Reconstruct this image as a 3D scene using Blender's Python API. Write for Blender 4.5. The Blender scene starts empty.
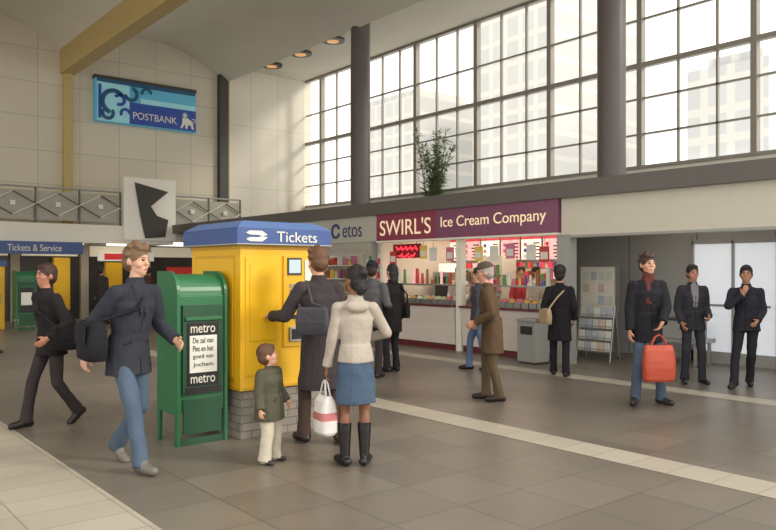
import bpy, math, random
import numpy as np
from mathutils import Vector, Matrix
random.seed(4)
scene = bpy.context.scene
try:
    scene.view_settings.view_transform = 'Standard'
    scene.view_settings.look = 'None'
except Exception as e:
    print(e)

# ------------------------------------------------------------------ materials
def lin(c):
    o=[]
    for v in c[:3]:
        v=v/255.0
        o.append(v/12.92 if v<=0.04045 else ((v+0.055)/1.055)**2.4)
    return (o[0],o[1],o[2],1.0)
_m={}
def mat(rgb, rough=0.6, metal=0.0, noise=0.10, scale=6.0, bump=0.0, bscale=40.0, emit=0.0, name=None, spec=0.5):
    key=(tuple(rgb),rough,metal,noise,scale,bump,bscale,emit,spec)
    if key in _m: return _m[key]
    m=bpy.data.materials.new(name or ("surface_%02d"%len(_m)))
    m.use_nodes=True
    nt=m.node_tree; b=nt.nodes["Principled BSDF"]
    base=lin(rgb)
    tc=nt.nodes.new('ShaderNodeTexCoord')
    n=nt.nodes.new('ShaderNodeTexNoise'); n.inputs['Scale'].default_value=scale; n.inputs['Detail'].default_value=4
    nt.links.new(tc.outputs['Object'],n.inputs['Vector'])
    mr=nt.nodes.new('ShaderNodeMix'); mr.data_type='RGBA'
    mr.inputs[6].default_value=tuple([c*(1-noise*1.6) for c in base[:3]]+[1])
    mr.inputs[7].default_value=tuple([min(1,c*(1+noise*1.6)) for c in base[:3]]+[1])
    nt.links.new(n.outputs['Fac'],mr.inputs[0])
    nt.links.new(mr.outputs[2],b.inputs['Base Color'])
    b.inputs['Roughness'].default_value=rough
    b.inputs['Metallic'].default_value=metal
    b.inputs['Specular IOR Level'].default_value=spec
    if emit>0:
        nt.links.new(mr.outputs[2],b.inputs['Emission Color'])
        b.inputs['Emission Strength'].default_value=emit
    if bump>0:
        n2=nt.nodes.new('ShaderNodeTexNoise'); n2.inputs['Scale'].default_value=bscale; n2.inputs['Detail'].default_value=3
        nt.links.new(tc.outputs['Object'],n2.inputs['Vector'])
        bp=nt.nodes.new('ShaderNodeBump'); bp.inputs['Strength'].default_value=bump; bp.inputs['Distance'].default_value=0.02
        nt.links.new(n2.outputs['Fac'],bp.inputs['Height'])
        nt.links.new(bp.outputs['Normal'],b.inputs['Normal'])
    _m[key]=m
    return m
def fabric(rgb): return mat(rgb,rough=0.9,noise=0.16,scale=5.0,bump=0.7,bscale=10.0,spec=0.2)

def tilemat(name, axes, c1, c2, mortar, bw, bh, ms=0.01, rough=0.5, offset=0.0, noise=0.25, nscale=0.6, spec=0.5):
    m=bpy.data.materials.new(name); m.use_nodes=True
    nt=m.node_tree; b=nt.nodes["Principled BSDF"]
    g=nt.nodes.new('ShaderNodeNewGeometry')
    sx=nt.nodes.new('ShaderNodeSeparateXYZ'); nt.links.new(g.outputs['Position'],sx.inputs[0])
    cb=nt.nodes.new('ShaderNodeCombineXYZ')
    nt.links.new(sx.outputs[axes[0]],cb.inputs[0]); nt.links.new(sx.outputs[axes[1]],cb.inputs[1])
    br=nt.nodes.new('ShaderNodeTexBrick'); nt.links.new(cb.outputs[0],br.inputs['Vector'])
    br.offset=offset; br.squash=1.0
    br.inputs['Color1'].default_value=lin(c1); br.inputs['Color2'].default_value=lin(c2); br.inputs['Mortar'].default_value=lin(mortar)
    br.inputs['Scale'].default_value=1.0; br.inputs['Mortar Size'].default_value=ms; br.inputs['Mortar Smooth'].default_value=0.2
    br.inputs['Brick Width'].default_value=bw; br.inputs['Row Height'].default_value=bh; br.inputs['Bias'].default_value=0.0
    n=nt.nodes.new('ShaderNodeTexNoise'); n.inputs['Scale'].default_value=nscale; n.inputs['Detail'].default_value=6
    nt.links.new(g.outputs['Position'],n.inputs['Vector'])
    mp=nt.nodes.new('ShaderNodeMapRange'); mp.inputs[3].default_value=1-noise; mp.inputs[4].default_value=1+noise
    nt.links.new(n.outputs['Fac'],mp.inputs[0])
    mx=nt.nodes.new('ShaderNodeVectorMath'); mx.operation='SCALE'
    nt.links.new(br.outputs['Color'],mx.inputs[0]); nt.links.new(mp.outputs[0],mx.inputs['Scale'])
    nt.links.new(mx.outputs[0],b.inputs['Base Color'])
    b.inputs['Roughness'].default_value=rough
    b.inputs['Specular IOR Level'].default_value=spec
    return m

def glassmat():
    m=bpy.data.materials.new("clear_glass"); m.use_nodes=True
    nt=m.node_tree; nt.nodes.clear()
    o=nt.nodes.new('ShaderNodeOutputMaterial'); mx=nt.nodes.new('ShaderNodeMixShader')
    t=nt.nodes.new('ShaderNodeBsdfTransparent'); t.inputs[0].default_value=(0.95,0.96,0.95,1)
    g=nt.nodes.new('ShaderNodeBsdfGlossy'); g.inputs['Roughness'].default_value=0.05
    mx.inputs[0].default_value=0.05
    nt.links.new(t.outputs[0],mx.inputs[1]); nt.links.new(g.outputs[0],mx.inputs[2]); nt.links.new(mx.outputs[0],o.inputs[0])
    return m
GLASS=glassmat()

# ------------------------------------------------------------------ mesh builder
class MB:
    def __init__(s): s.v=[]; s.f=[]; s.mi=[]; s.mats=[]; s.sm=[]
    def m(s,mt):
        if mt not in s.mats: s.mats.append(mt)
        return s.mats.index(mt)
    def add(s,vs,fs,mt,smooth=False):
        o=len(s.v); s.v+= [tuple(v) for v in vs]; k=s.m(mt)
        for f in fs: s.f.append([o+i for i in f]); s.mi.append(k); s.sm.append(smooth)
        return s
    def box(s,x0,x1,y0,y1,z0,z1,mt,M=None):
        vs=[Vector((x,y,z)) for z in (z0,z1) for y in (y0,y1) for x in (x0,x1)]
        if M: vs=[M@v for v in vs]
        s.add(vs,[(0,2,3,1),(4,5,7,6),(0,1,5,4),(2,6,7,3),(0,4,6,2),(1,3,7,5)],mt); return s
    def tube(s,p,q,r,mt,r2=None,n=12,smooth=True):
        p=Vector(p); q=Vector(q); r2=r if r2 is None else r2
        w=(q-p).normalized(); a=Vector((0,0,1)) if abs(w.z)<0.9 else Vector((1,0,0))
        u=w.cross(a).normalized(); v=w.cross(u)
        vs=[]
        for c,rr in ((p,r),(q,r2)):
            for i in range(n):
                t=2*math.pi*i/n; vs.append(c+u*rr*math.cos(t)+v*rr*math.sin(t))
        s.add(vs,[(i,n+i,n+(i+1)%n,(i+1)%n) for i in range(n)],mt,smooth)
        s.add(vs,[tuple(range(n)),tuple(range(2*n-1,n-1,-1))],mt); return s
    def prism(s,pts,axis,a,b,mt,smooth=False):
        def P(p,t):
            return [(t,p[0],p[1]),(p[0],t,p[1]),(p[0],p[1],t)][axis]
        n=len(pts); vs=[P(p,a) for p in pts]+[P(p,b) for p in pts]
        s.add(vs,[tuple(range(n)),tuple(range(2*n-1,n-1,-1))],mt)
        s.add(vs,[(i,n+i,n+(i+1)%n,(i+1)%n) for i in range(n)],mt,smooth); return s
    def ball(s,c,r,mt,n=12):
        rr=r if hasattr(r,'__len__') else (r,r,r); vs=[];fs=[]
        for j in range(n//2+1):
            ph=math.pi*j/(n//2)
            for i in range(n):
                t=2*math.pi*i/n
                vs.append((c[0]+rr[0]*math.sin(ph)*math.cos(t),c[1]+rr[1]*math.sin(ph)*math.sin(t),c[2]+rr[2]*math.cos(ph)))
        for j in range(n//2):
            for i in range(n):
                fs.append((j*n+i,(j+1)*n+i,(j+1)*n+(i+1)%n,j*n+(i+1)%n))
        s.add(vs,fs,mt,True); return s
    def build(s,name,parent=None,bevel=0.0,recalc=True):
        me=bpy.data.meshes.new(name); me.from_pydata(s.v,[],s.f); me.update()
        for m_ in s.mats: me.materials.append(m_)
        me.polygons.foreach_set('material_index',s.mi); me.polygons.foreach_set('use_smooth',s.sm)
        if recalc:
            import bmesh
            bm=bmesh.new(); bm.from_mesh(me); bmesh.ops.recalc_face_normals(bm,faces=bm.faces); bm.to_mesh(me); bm.free()
        ob=bpy.data.objects.new(name,me); scene.collection.objects.link(ob)
        if parent: ob.parent=parent
        if bevel>0:
            md=ob.modifiers.new('bevel','BEVEL'); md.width=bevel; md.segments=2; md.limit_method='ANGLE'
        return ob

def text(body,name,loc,facing,w,h,mt,parent=None,ext=0.006):
    cu=bpy.data.curves.new(name,'FONT'); cu.body=body; cu.extrude=0.01; cu.align_x='CENTER'
    ob=bpy.data.objects.new(name+"_tmp",cu); scene.collection.objects.link(ob)
    bpy.context.view_layer.update()
    dg=bpy.context.evaluated_depsgraph_get()
    me=bpy.data.meshes.new_from_object(ob.evaluated_get(dg)); bpy.data.objects.remove(ob)
    n=len(me.vertices); co=np.zeros(n*3); me.vertices.foreach_get('co',co); co=co.reshape(-1,3)
    mn=co.min(0); mx=co.max(0); c=(mn+mx)/2
    co=(co-c)*np.array([w/(mx[0]-mn[0]),h/(mx[1]-mn[1]),ext/0.02]); me.vertices.foreach_set('co',co.ravel())
    me.materials.clear(); me.materials.append(mt)
    o=bpy.data.objects.new(name,me); scene.collection.objects.link(o)
    o.location=loc; o.rotation_euler=(math.pi/2,0,0) if facing=='-Y' else (math.pi/2,0,-math.pi/2)
    if parent: o.parent=parent
    return o

# ------------------------------------------------------------------ camera
cam=bpy.data.cameras.new('camera'); camo=bpy.data.objects.new('camera',cam); scene.collection.objects.link(camo)
camo.location=(0,0,1.6); camo.rotation_euler=(math.pi/2,0,-math.radians(39.36))
cam.sensor_width=36; cam.lens=34.65; cam.shift_y=0.0064; cam.clip_end=500
scene.camera=camo

# ------------------------------------------------------------------ world, lights
w=bpy.data.worlds.new('sky'); scene.world=w; w.use_nodes=True
bg=w.node_tree.nodes['Background']; bg.inputs[0].default_value=(1.0,0.962,0.895,1); bg.inputs[1].default_value=1.85
sun=bpy.data.lights.new('sun','SUN'); sun.energy=1.9; sun.angle=math.radians(12); sun.color=(1,0.93,0.82)
so=bpy.data.objects.new('sun',sun); scene.collection.objects.link(so)
so.rotation_euler=Vector((-0.50,0.76,-0.42)).to_track_quat('-Z','Y').to_euler()

# ------------------------------------------------------------------ shell
M_floor=tilemat('floor_tiles',(0,1),(124,115,104),(111,103,93),(86,80,72),0.6,0.6,0.006,rough=0.36,noise=0.3,nscale=0.7,spec=.55)
M_stripe=tilemat('pale_floor_tiles',(0,1),(182,174,158),(173,165,150),(145,137,122),0.6,0.35,0.006,rough=0.45,noise=0.15,nscale=1.5)
M_wall=tilemat('wall_panels',(0,2),(216,208,190),(210,202,184),(180,171,153),1.32,1.1,0.012,rough=0.8,noise=0.06,nscale=0.5)
M_wall2=tilemat('end_wall_panels',(0,2),(222,216,202),(218,212,198),(190,182,166),1.2,2.4,0.01,rough=0.8,noise=0.05,nscale=0.5)
M_ceil=mat((218,214,202),rough=0.9,noise=0.04,scale=1)
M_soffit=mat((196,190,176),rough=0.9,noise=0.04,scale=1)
M_gold=mat((192,168,110),rough=0.5,noise=0.08)
M_dark=mat((62,58,56),rough=0.5,noise=0.08)
M_mull=mat((144,139,130),rough=0.5,noise=0.05)
M_beam=mat((94,90,86),rough=0.4,noise=0.06)
M_white=mat((228,224,212),rough=0.5,noise=0.03)
M_grey=mat((156,156,152),rough=0.4,noise=0.05)
M_column=mat((94,88,86),rough=0.45,noise=0.08,scale=2)
M_steel=mat((160,160,158),rough=0.3,metal=0.8,noise=0.05)
M_black=mat((26,26,28),rough=0.4,noise=0.1)
M_tube_fill=mat((255,244,225),emit=5,noise=0)  # emission shared by shop lamps and the added fill panels

MB().box(-12,17.2,-8,30,-0.2,0,M_floor).build('floor')
for i,(a,b) in enumerate(((0.5,1.84),(5.4,5.8),(9.1,9.45))):
    MB().box(a,b,-8,24,0,0.004,M_stripe).build('trim_%d'%(i+1))
MB().box(-12,13.3,26,26.3,3.05,10.4,M_wall).build('wall_back')
MB().box(13.3,17.2,26,26.3,3.1,9.37,M_wall2).build('wall_end')
b=MB(); 
for x in (7.5,1.7,-4.1): b.box(x-0.14,x+0.14,25.8,26,3.0,8.5,M_gold)
b.build('trim_4')
b=MB(); b.box(12.95,13.3,25.75,26,3.1,9.1,M_dark).box(13.34,13.42,25.9,26,3.1,9.3,M_gold); b.build('trim_5')
vs=[];fs=[];N=20
CY=5  # ceiling cut short here; the added opening lets sky fill the hall
for x0 in (7.5,1.7,-4.1,-9.9):
    base=len(vs)
    for i in range(N+1):
        u=i/N; z=8.75+1.05*(1-(2*u-1)**2)
        vs.append((x0+u*5.8,CY,z)); vs.append((x0+u*5.8,26.0,z))
    for i in range(N): fs.append((base+2*i,base+2*i+1,base+2*i+3,base+2*i+2))
b=MB(); b.add(vs,fs,M_ceil,True); b.build('ceiling',recalc=False)
b=MB()
for x in (7.5,1.7,-4.1): b.box(x-0.22,x+0.22,CY,26,8.1,8.95,M_gold)
b.box(13.15,13.4,CY,26,9.05,9.6,M_dark); b.build('ceiling_beams')
MB().box(13.4,17.2,CY,26,9.37,9.6,M_soffit).build('ceiling_aisle')
M_lampglow=mat((225,170,110),emit=0.5,noise=0)
for y in (24.6,22.6,20.6):
    b=MB()
    b.tube((14.5,y,9.29),(14.5,y,9.37),0.40,M_dark,n=24); b.tube((14.5,y,9.275),(14.5,y,9.29),0.2,M_lampglow,n=24)
    b.build('ceiling_downlight')
for y in (0.45,9.1,17.75):
    b=MB(); b.tube((13.5,y,3.1),(13.5,y,9.3),0.29,M_column,n=32); b.tube((13.5,y,3.1),(13.5,y,3.22),0.34,M_column,n=32); b.build('column')

# window wall
XW=16.9
MB().box(XW,XW+0.3,-4,26,0,4.15,M_white).build('wall_right')
ys=[26-0.06]; y=24.8
while y>-4: ys.append(y); y-=2.85
ys.append(-4)
k=1
for i in range(len(ys)-1):
    a=ys[i+1]; c=ys[i]
    b=MB()
    b.box(XW-0.06,XW+0.12,a-0.07,a+0.07,4.15,9.37,M_mull)
    for z,t in ((4.15,0.08),(6.7,0.12),(9.29,0.08)): b.box(XW-0.05,XW+0.1,a,c,z,z+t,M_mull)
    for z in (5.0,5.9,7.9): b.box(XW-0.02,XW+0.06,a,c,z,z+0.045,M_mull)
    if c-a>2:
        for fr in (0.30,0.64): b.box(XW-0.02,XW+0.06,a+(c-a)*fr-0.025,a+(c-a)*fr+0.025,4.15,9.37,M_mull)
    b.add([(XW+0.02,a,4.2),(XW+0.02,c,4.2),(XW+0.02,c,9.3),(XW+0.02,a,9.3)],[(0,1,2,3)],GLASS)
    b.build('window_%d'%k); k+=1

# outside buildings (hazy, pale)
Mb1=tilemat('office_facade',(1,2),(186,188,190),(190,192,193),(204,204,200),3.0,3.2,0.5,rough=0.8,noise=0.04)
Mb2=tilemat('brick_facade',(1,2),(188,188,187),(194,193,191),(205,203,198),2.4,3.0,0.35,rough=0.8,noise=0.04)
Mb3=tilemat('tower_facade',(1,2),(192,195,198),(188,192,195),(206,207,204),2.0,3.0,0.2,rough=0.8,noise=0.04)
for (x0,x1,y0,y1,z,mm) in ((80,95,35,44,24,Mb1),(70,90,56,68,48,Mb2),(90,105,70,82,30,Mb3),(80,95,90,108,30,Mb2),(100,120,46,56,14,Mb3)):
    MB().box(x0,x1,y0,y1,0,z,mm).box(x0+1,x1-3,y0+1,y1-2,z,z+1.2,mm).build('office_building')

# ------------------------------------------------------------------ gallery + back shops
YG=24.0
b=MB(); b.box(-12,10.35,YG,26,2.45,3.02,M_white); b.box(10.45,13.3,YG+0.02,26,2.6,3.05,M_white); b.build('gallery_slab')
b=MB()
for x in (-3,-0.5,2,4.5,7,9): b.box(x-.6,x+.6,24.6,24.8,2.40,2.449,M_tube_fill)  # added fill panels that brighten the space below the gallery
b.build('ceiling_lamp_or_fill_panel')
M_mesh=mat((172,168,156),rough=0.6,noise=0.08)
def railing(x0,x1):
    b=MB(); b.tube((x0,YG+.1,4.1),(x1,YG+.1,4.1),0.03,M_grey); b.box(x0,x1,YG+.08,YG+.12,3.12,3.16,M_grey)
    n=max(1,round((x1-x0)/1.3)); st=(x1-x0)/n
    for i in range(n+1):
        x=x0+i*st; b.box(x-.025,x+.025,YG+.07,YG+.13,3.02,4.1,M_beam)
    for i in range(n):
        x=x0+i*st
        b.box(x+.05,x+st-.05,YG+.13,YG+.14,3.16,4.0,M_mesh)
        for (p,q) in (((x,3.6),(x+st/2,3.95)),((x+st/2,3.95),(x+st,3.6)),((x,3.6),(x+st/2,3.25)),((x+st/2,3.25),(x+st,3.6))):
            b.tube((p[0],YG+.05,p[1]),(q[0],YG+.05,q[1]),0.02,M_beam if q[1]<p[1] else M_white,n=6)
        b.box(x+st/2-.07,x+st/2+.07,YG+.03,YG+.07,3.53,3.67,M_white)
    b.build('gallery_railing')
railing(-8,8.6); railing(10.45,12.9)
b=MB(); b.box(8.65,10.4,YG-.08,YG,2.57,4.6,mat((238,235,225),noise=.02))
uv=[(.2,.92),(.84,.80),(.50,.55),(.62,.40),(.84,.34),(.78,.06),(.40,.03),(.30,.40)]
b.prism([(8.65+u*1.75,2.57+v*2.03) for u,v in uv],1,YG-.13,YG-.081,mat((62,60,58),noise=.1))
b.build('wall_artwork')
M_dglass=mat((62,60,58),rough=0.15,noise=0.3,scale=1.5)
M_yel=mat((236,184,34),rough=0.35,noise=0.04,scale=2)
M_blue=mat((58,84,142),rough=0.35,noise=0.05,scale=2)
b=MB(); b.box(-12,12.6,25.6,25.9,0,2.45,M_dglass)
x=-11
while x<12:
    b.box(x-.12,x+.12,25.4,25.6,0,2.45,mat((170,160,142),noise=.05)); b.box(x+.2,x+1.9,25.5,25.6,2.05,2.4,mat((215,205,180),noise=.03,emit=.35)); x+=2.1
b.box(8.3,10.2,25.3,25.4,1.9,2.2,mat((220,215,205),emit=.3)); b.box(8.5,9.2,25.28,25.3,1.95,2.15,mat((190,40,40),emit=.3))
b.box(6.9,7.4,25.3,25.5,0.3,2.0,M_yel); b.box(8.55,9.1,25.3,25.5,0.5,1.85,M_yel)
b.box(10.7,12.4,25.3,25.4,0.9,1.7,mat((200,60,50),emit=.2)); b.box(0,3,25.3,25.45,0.8,1.9,mat((160,150,130)))
b.build('wall_shopfront_back')
s=MB().box(-2,7.33,YG-.25,YG-.02,2.08,2.45,M_blue).build('ticket_service_sign')
text('Tickets & Service','lettering',(5.95,YG-.26,2.26),'-Y',1.5,.2,M_white,s)
# bank sign
Mc=mat((88,170,200),rough=.4,noise=.05,emit=.12); Mlc=mat((150,208,220),rough=.4,noise=.05,emit=.12); Mdb=mat((34,70,150),rough=.4,noise=.05,emit=.1); Mteal=mat((26,84,124),rough=.4,noise=.05)
b=MB(); b.box(8.35,11.97,25.75,26,6.65,8.2,Mc); b.box(8.33,11.99,25.73,25.99,8.1,8.22,M_dark)
b.box(8.4,11.94,25.72,25.75,7.98,8.1,Mteal)
b.box(9.5,11.95,25.71,25.75,6.68,7.42,Mdb); b.box(9.9,11.95,25.72,25.75,7.42,7.6,Mlc); b.box(8.4,9.5,25.72,25.75,6.68,8.0,Mlc)
def ring(b,cx,cz,r,wd,a0,a1,m_,y0,y1):
    n=14;pts=[]
    for i in range(n+1):
        a=math.radians(a0+(a1-a0)*i/n); pts.append((cx+r*math.cos(a),cz+r*math.sin(a)))
    for i in range(n+1):
        a=math.radians(a1+(a0-a1)*i/n); pts.append((cx+(r-wd)*math.cos(a),cz+(r-wd)*math.sin(a)))
    for i in range(n):
        q=[pts[i],pts[i+1],pts[2*n-i],pts[2*n+1-i]]; b.prism(q,1,y0,y1,m_)
# large cropped lion drawing on the left of the sign (bold strokes)
for (cx_,cz_,r_,w_,a0,a1,m_) in ((8.95,7.35,.46,.15,40,250,Mteal),(9.15,7.45,.22,.11,-120,150,Mdb),(8.75,6.95,.24,.12,150,400,Mteal),(9.55,7.7,.27,.12,-170,80,Mteal),(9.35,7.0,.2,.1,0,210,Mdb),(10.1,7.8,.2,.09,0,200,Mteal)):
    ring(b,cx_,cz_,r_,w_,a0,a1,m_,25.69,25.71)
b.box(8.43,8.53,25.69,25.71,6.75,7.9,Mdb)
Ml=M_white
for i in range(9):
    a=math.radians(20+40*i); b.prism([(11.52+.05*math.cos(a-.3),7.22+.05*math.sin(a-.3)),(11.52+.13*math.cos(a),7.22+.13*math.sin(a)),(11.52+.05*math.cos(a+.3),7.22+.05*math.sin(a+.3))],1,25.69,25.705,Mlc)
ring(b,11.52,7.22,.07,.065,0,359,Ml,25.685,25.69)
b.prism([(11.42,7.12),(11.62,7.14),(11.82,7.0),(11.86,6.74),(11.79,6.74),(11.75,6.88),(11.64,6.88),(11.62,6.74),(11.55,6.74),(11.52,6.92),(11.42,6.74),(11.35,6.74),(11.42,6.95)],1,25.69,25.705,Ml)
ring(b,11.86,7.06,.07,.025,-90,150,Ml,25.69,25.705)
s=b.build('bank_sign'); text('POSTBANK','lettering',(10.42,25.7,6.98),'-Y',1.6,.24,M_white,s)

# ------------------------------------------------------------------ canopy and shops
XS=10.4
b=MB(); b.box(XS-.12,XS+.25,-4,24,2.82,3.1,M_beam); b.box(XS-.05,16.9,-4,24,3.0,3.08,M_beam); b.build('canopy_roof')
M_fas=mat((206,201,185),rough=.5,noise=.03)
b=MB(); b.box(XS,XS+.2,-4,8.0,2.15,2.82,M_fas); b.box(XS-.01,XS,-4,8,2.15,2.19,M_grey); b.build('trim_6')
MB().box(XS+.2,16.9,-4,24,2.6,2.7,mat((200,196,182),noise=.03)).build('ceiling_shops')
Mpan=tilemat('metal_panels',(1,2),(164,164,162),(156,156,156),(120,120,118),1.35,2.6,0.015,rough=.4,noise=.06)
MB().box(12.6,12.75,-4,9.6,0,2.6,Mpan).build('wall_recess')
Mlit=mat((222,228,236),rough=.2,noise=.05,scale=1,emit=.4)  # frosted panes; emission stands in for light from the aisle beyond
b=MB()
for y0,y1 in ((5.35,6.75),(3.8,5.2),(2.25,3.65)):
    b.box(12.52,12.56,y0,y1,.2,2.05,Mlit)
    for yy in (y0-.04,(y0+y1)/2-.015,y1): b.box(12.48,12.57,yy,yy+.04,0,2.1,M_grey)
    b.tube((12.40,y0+.05,1.0),(12.40,y1-.05,1.0),.02,M_steel)
    for yy in (y0+.15,y1-.15): b.tube((12.40,yy,1.0),(12.5,yy,1.0),.012,M_steel)
b.box(12.48,12.57,2.2,6.8,2.05,2.12,M_grey); b.box(12.48,12.57,2.2,6.8,.0,.2,M_grey); b.build('door_1')
b=MB()
for y in (1,3.5,6): b.box(11.3,11.5,y,y+1.3,2.53,2.598,M_tube_fill)  # glowing panels added to lift the dark recess
b.build('ceiling_lamp_or_fill_panel')
MB().box(XS,XS+.18,7.82,8.1,0,2.2,M_grey).build('shop_pillar')
MB().prism([(XS+.19,8.0),(XS+.19,8.12),(12.6,9.55),(12.6,9.43)],2,0,2.6,M_fas).build('wall_partition')
Mcream=mat((212,202,194),rough=.35,noise=.04); Mmar=mat((98,30,38),rough=.35,noise=.08); Mint=mat((240,230,216),rough=.6,noise=.03)
MB().box(12.8,12.9,9.65,13.2,0,2.6,Mint).build('wall_shop_back')
MB().box(XS+.2,12.8,13.1,13.2,0,2.6,Mint).build('wall_shop_side')
MB().box(XS,XS+.14,10.42,10.56,0,2.2,M_white).build('shop_pillar')
b=MB()
for z in (9.9,11.8): b.box(11.2,12.2,z-.5,z+.5,2.55,2.598,mat((255,240,215),emit=6,noise=0))
b.build('ceiling_lamp_or_fill_panel')
Msg1=mat((128,48,68),rough=.35,noise=.05,emit=.12); Msg2=mat((116,64,90),rough=.35,noise=.05,emit=.12); Mgold=mat((238,212,176),rough=.4,noise=.02,emit=.5)
b=MB(); b.box(XS-.06,XS+.1,11.1,13.0,2.24,2.82,Msg1); b.box(XS-.055,XS+.1,8.03,11.1,2.24,2.82,Msg2); b.box(XS-.08,XS+.1,8.03,13.0,2.2,2.24,M_white); s=b.build('shop_sign')
text("SWIRL'S",'lettering_name',(XS-.07,12.05,2.52),'-X',1.65,.34,Mgold,s); text('Ice Cream Company','lettering',(XS-.07,9.6,2.53),'-X',2.65,.27,Mgold,s)
b=MB(); b.box(XS-.03,XS+.1,13.05,20,2.24,2.82,mat((184,182,172),noise=.03)); s=b.build('shop_sign')
Metos=mat((60,66,110),noise=.05); text('etos','lettering',(XS-.04,13.95,2.5),'-X',.75,.28,Metos,s)
b=MB(); ring(b,0,0,.18,.06,20,340,Metos,-.01,.01); o=b.build('logo',s); o.rotation_euler=(0,0,-math.pi/2); o.location=(XS-.045,14.6,2.52)
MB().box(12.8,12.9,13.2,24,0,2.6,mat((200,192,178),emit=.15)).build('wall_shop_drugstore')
b=MB()
for y in (13.3,15.4,17.5,19.6,21.7): b.box(XS+.11,XS+.2,y,y+.1,0,2.24,M_grey)
for i in range(4):
    y0=13.4+i*2.1; b.box(XS+.14,XS+.15,y0,y0+2,0,2.24,GLASS)
b.build('shopfront_glazing')
cols=[(200,60,60),(230,200,90),(90,140,80),(220,220,215),(210,120,150),(90,90,160),(160,90,50)]
cm=[mat(c,noise=.05,rough=.4) for c in cols]
b=MB()
for i in range(4):
    y0=13.4+i*2.1; b.box(11.95,12,y0+.1,y0+1.8,0,2.0,M_white)
    for k in range(5):
        b.box(11.6,11.95,y0+.1,y0+1.8,.3+k*.35,.33+k*.35,M_white)
        y=y0+.15
        while y<y0+1.7:
            b.box(11.65,11.8,y,y+.09,.33+k*.35,.33+k*.35+random.uniform(.12,.25),random.choice(cm)); y+=.12
b.build('shelf_of_drugstore_goods')
b=MB()
for y in (14,16.5,19): b.box(11.0,11.2,y,y+1.3,2.53,2.598,M_tube_fill)
b.build('ceiling_lamp_or_fill_panel')
def counter(y0,y1,name):
    b=MB(); pts=[(XS+.02,.12),(XS-.0,.5),(XS-.06,.86),(XS+.55,.86),(XS+.55,.12)]
    b.prism(pts,1,y0,y1,Mcream); b.box(XS+.05,XS+.55,y0,y1,0,.12,Mmar)
    b.box(XS-.09,XS+.6,y0,y1,.86,.9,Mmar)
    b.add([(XS+.0,y0,.9),(XS+.0,y1,.9),(XS+.12,y1,1.28),(XS+.12,y0,1.28)],[(0,1,2,3)],GLASS)
    b.box(XS+.1,XS+.5,y0,y1,1.28,1.31,M_steel)
    b.build(name)
    t=MB(); y=y0+.12
    ice=[mat(c,noise=.12,rough=.6,scale=20) for c in ((240,225,190),(110,65,40),(225,120,140),(200,220,160),(245,240,225),(230,170,80))]
    while y<y1-.1:
        for x in (XS+.16,XS+.36):
            t.box(x-.08,x+.08,y-.08,y+.08,.901,1.0,M_steel); t.ball((x,y,1.0),(.07,.07,.06),random.choice(ice))
        y+=.18
    t.build('ice_cream_tubs')
counter(8.4,10.4,'shop_counter'); counter(10.6,13.05,'shop_counter')
Mred=mat((205,60,70),emit=.7,noise=.25,scale=14); Mpink=mat((238,170,172),emit=.7,noise=.25,scale=14); Mwb=mat((250,235,215),emit=.8,noise=.12,scale=14)
b=MB(); y=9.7; kk=0
while y<12.9:
    b.box(12.72,12.78,y,y+.58,1.80,2.45,M_steel); b.box(12.71,12.72,y+.02,y+.56,2.28,2.43,Mred); b.box(12.71,12.72,y+.02,y+.56,1.83,2.27,[Mpink,Mwb][kk%2]); kk+=1
    for k in range(5): b.box(12.70,12.71,y+.05,y+random.uniform(.2,.3),1.87+k*.075,1.90+k*.075,Mmar)
    for k in range(3): b.tube((12.70,y+.45,1.9+k*.13),(12.71,y+.45,1.9+k*.13),.045,random.choice(cm+[Mred]),n=12)
    y+=.6
b.build('menu_board')
b=MB()
for z in (.9,1.15,1.4,1.62): b.box(12.45,12.68,9.75,12.9,z,z+.02,M_steel)
y=9.8
while y<12.85:
    for z in (.92,1.17,1.42,1.64):
        if random.random()<.95:
            h=random.uniform(.08,.2) if z<1.6 else .12; b.tube((12.52,y,z),(12.52,y,z+h),.032,random.choice(cm+[Mpink,Mwb,Mred]),n=8)
    y+=.075
b.build('shelf_of_jars')
b=MB()
Mneon=mat((240,50,60),emit=2.5,noise=0)
b.box(XS+.3,XS+.34,11.95,12.85,1.86,2.17,mat((120,30,40),noise=.1))
for i in range(9):
    a=12.03+i*.08; b.tube((XS+.28,a,2.03+.04*(i%2)),(XS+.28,a+.07,2.12-.05*(i%2)),.014,Mneon,n=6)
for i in range(8):
    a=12.1+i*.07; b.tube((XS+.28,a,1.96-.05*(i%3)),(XS+.28,a+.08,1.89+.02*(i%2)),.014,Mneon,n=6)
b.tube((XS+.32,12.1,2.17),(XS+.32,12.1,2.6),.006,M_dark); b.tube((XS+.32,12.6,2.17),(XS+.32,12.6,2.6),.006,M_dark)
b.build('neon_sign')
b=MB(); yy=12.95
while yy>8.5:
    if not 10.35<yy<10.65:
        r=random.uniform(.025,.05); hgt=random.uniform(.08,.34)
        b.tube((XS+.3,yy,1.311),(XS+.3,yy,1.311+hgt),r,random.choice([M_white,Mpink]+cm),r2=r*.8,n=10)
    yy-=random.uniform(.09,.2)
b.build('stack_of_cups')
b=MB()
for yy,c in ((12.7,0),(11.7,1),(11.4,3),(10.9,4),(10.1,1),(9.7,3),(9.3,4),(8.8,3),(8.5,0)):
    z0=random.uniform(1.72,1.88); b.box(XS+.16,XS+.17,yy-.11,yy+.11,z0,z0+.28,cm[c]); b.box(XS+.155,XS+.16,yy-.08,yy+.08,z0+.05,z0+.18,M_white); b.tube((XS+.165,yy,z0+.28),(XS+.165,yy,2.58),.004,M_dark,n=5)
b.build('hanging_price_cards')
b=MB(); b.box(11.85,12.4,12.1,12.8,0,1.55,M_steel).box(11.83,11.85,12.2,12.7,.95,1.45,M_black).box(11.9,12.3,12.25,12.65,1.551,1.75,Mwb); b.build('soft_ice_machine')
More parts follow.
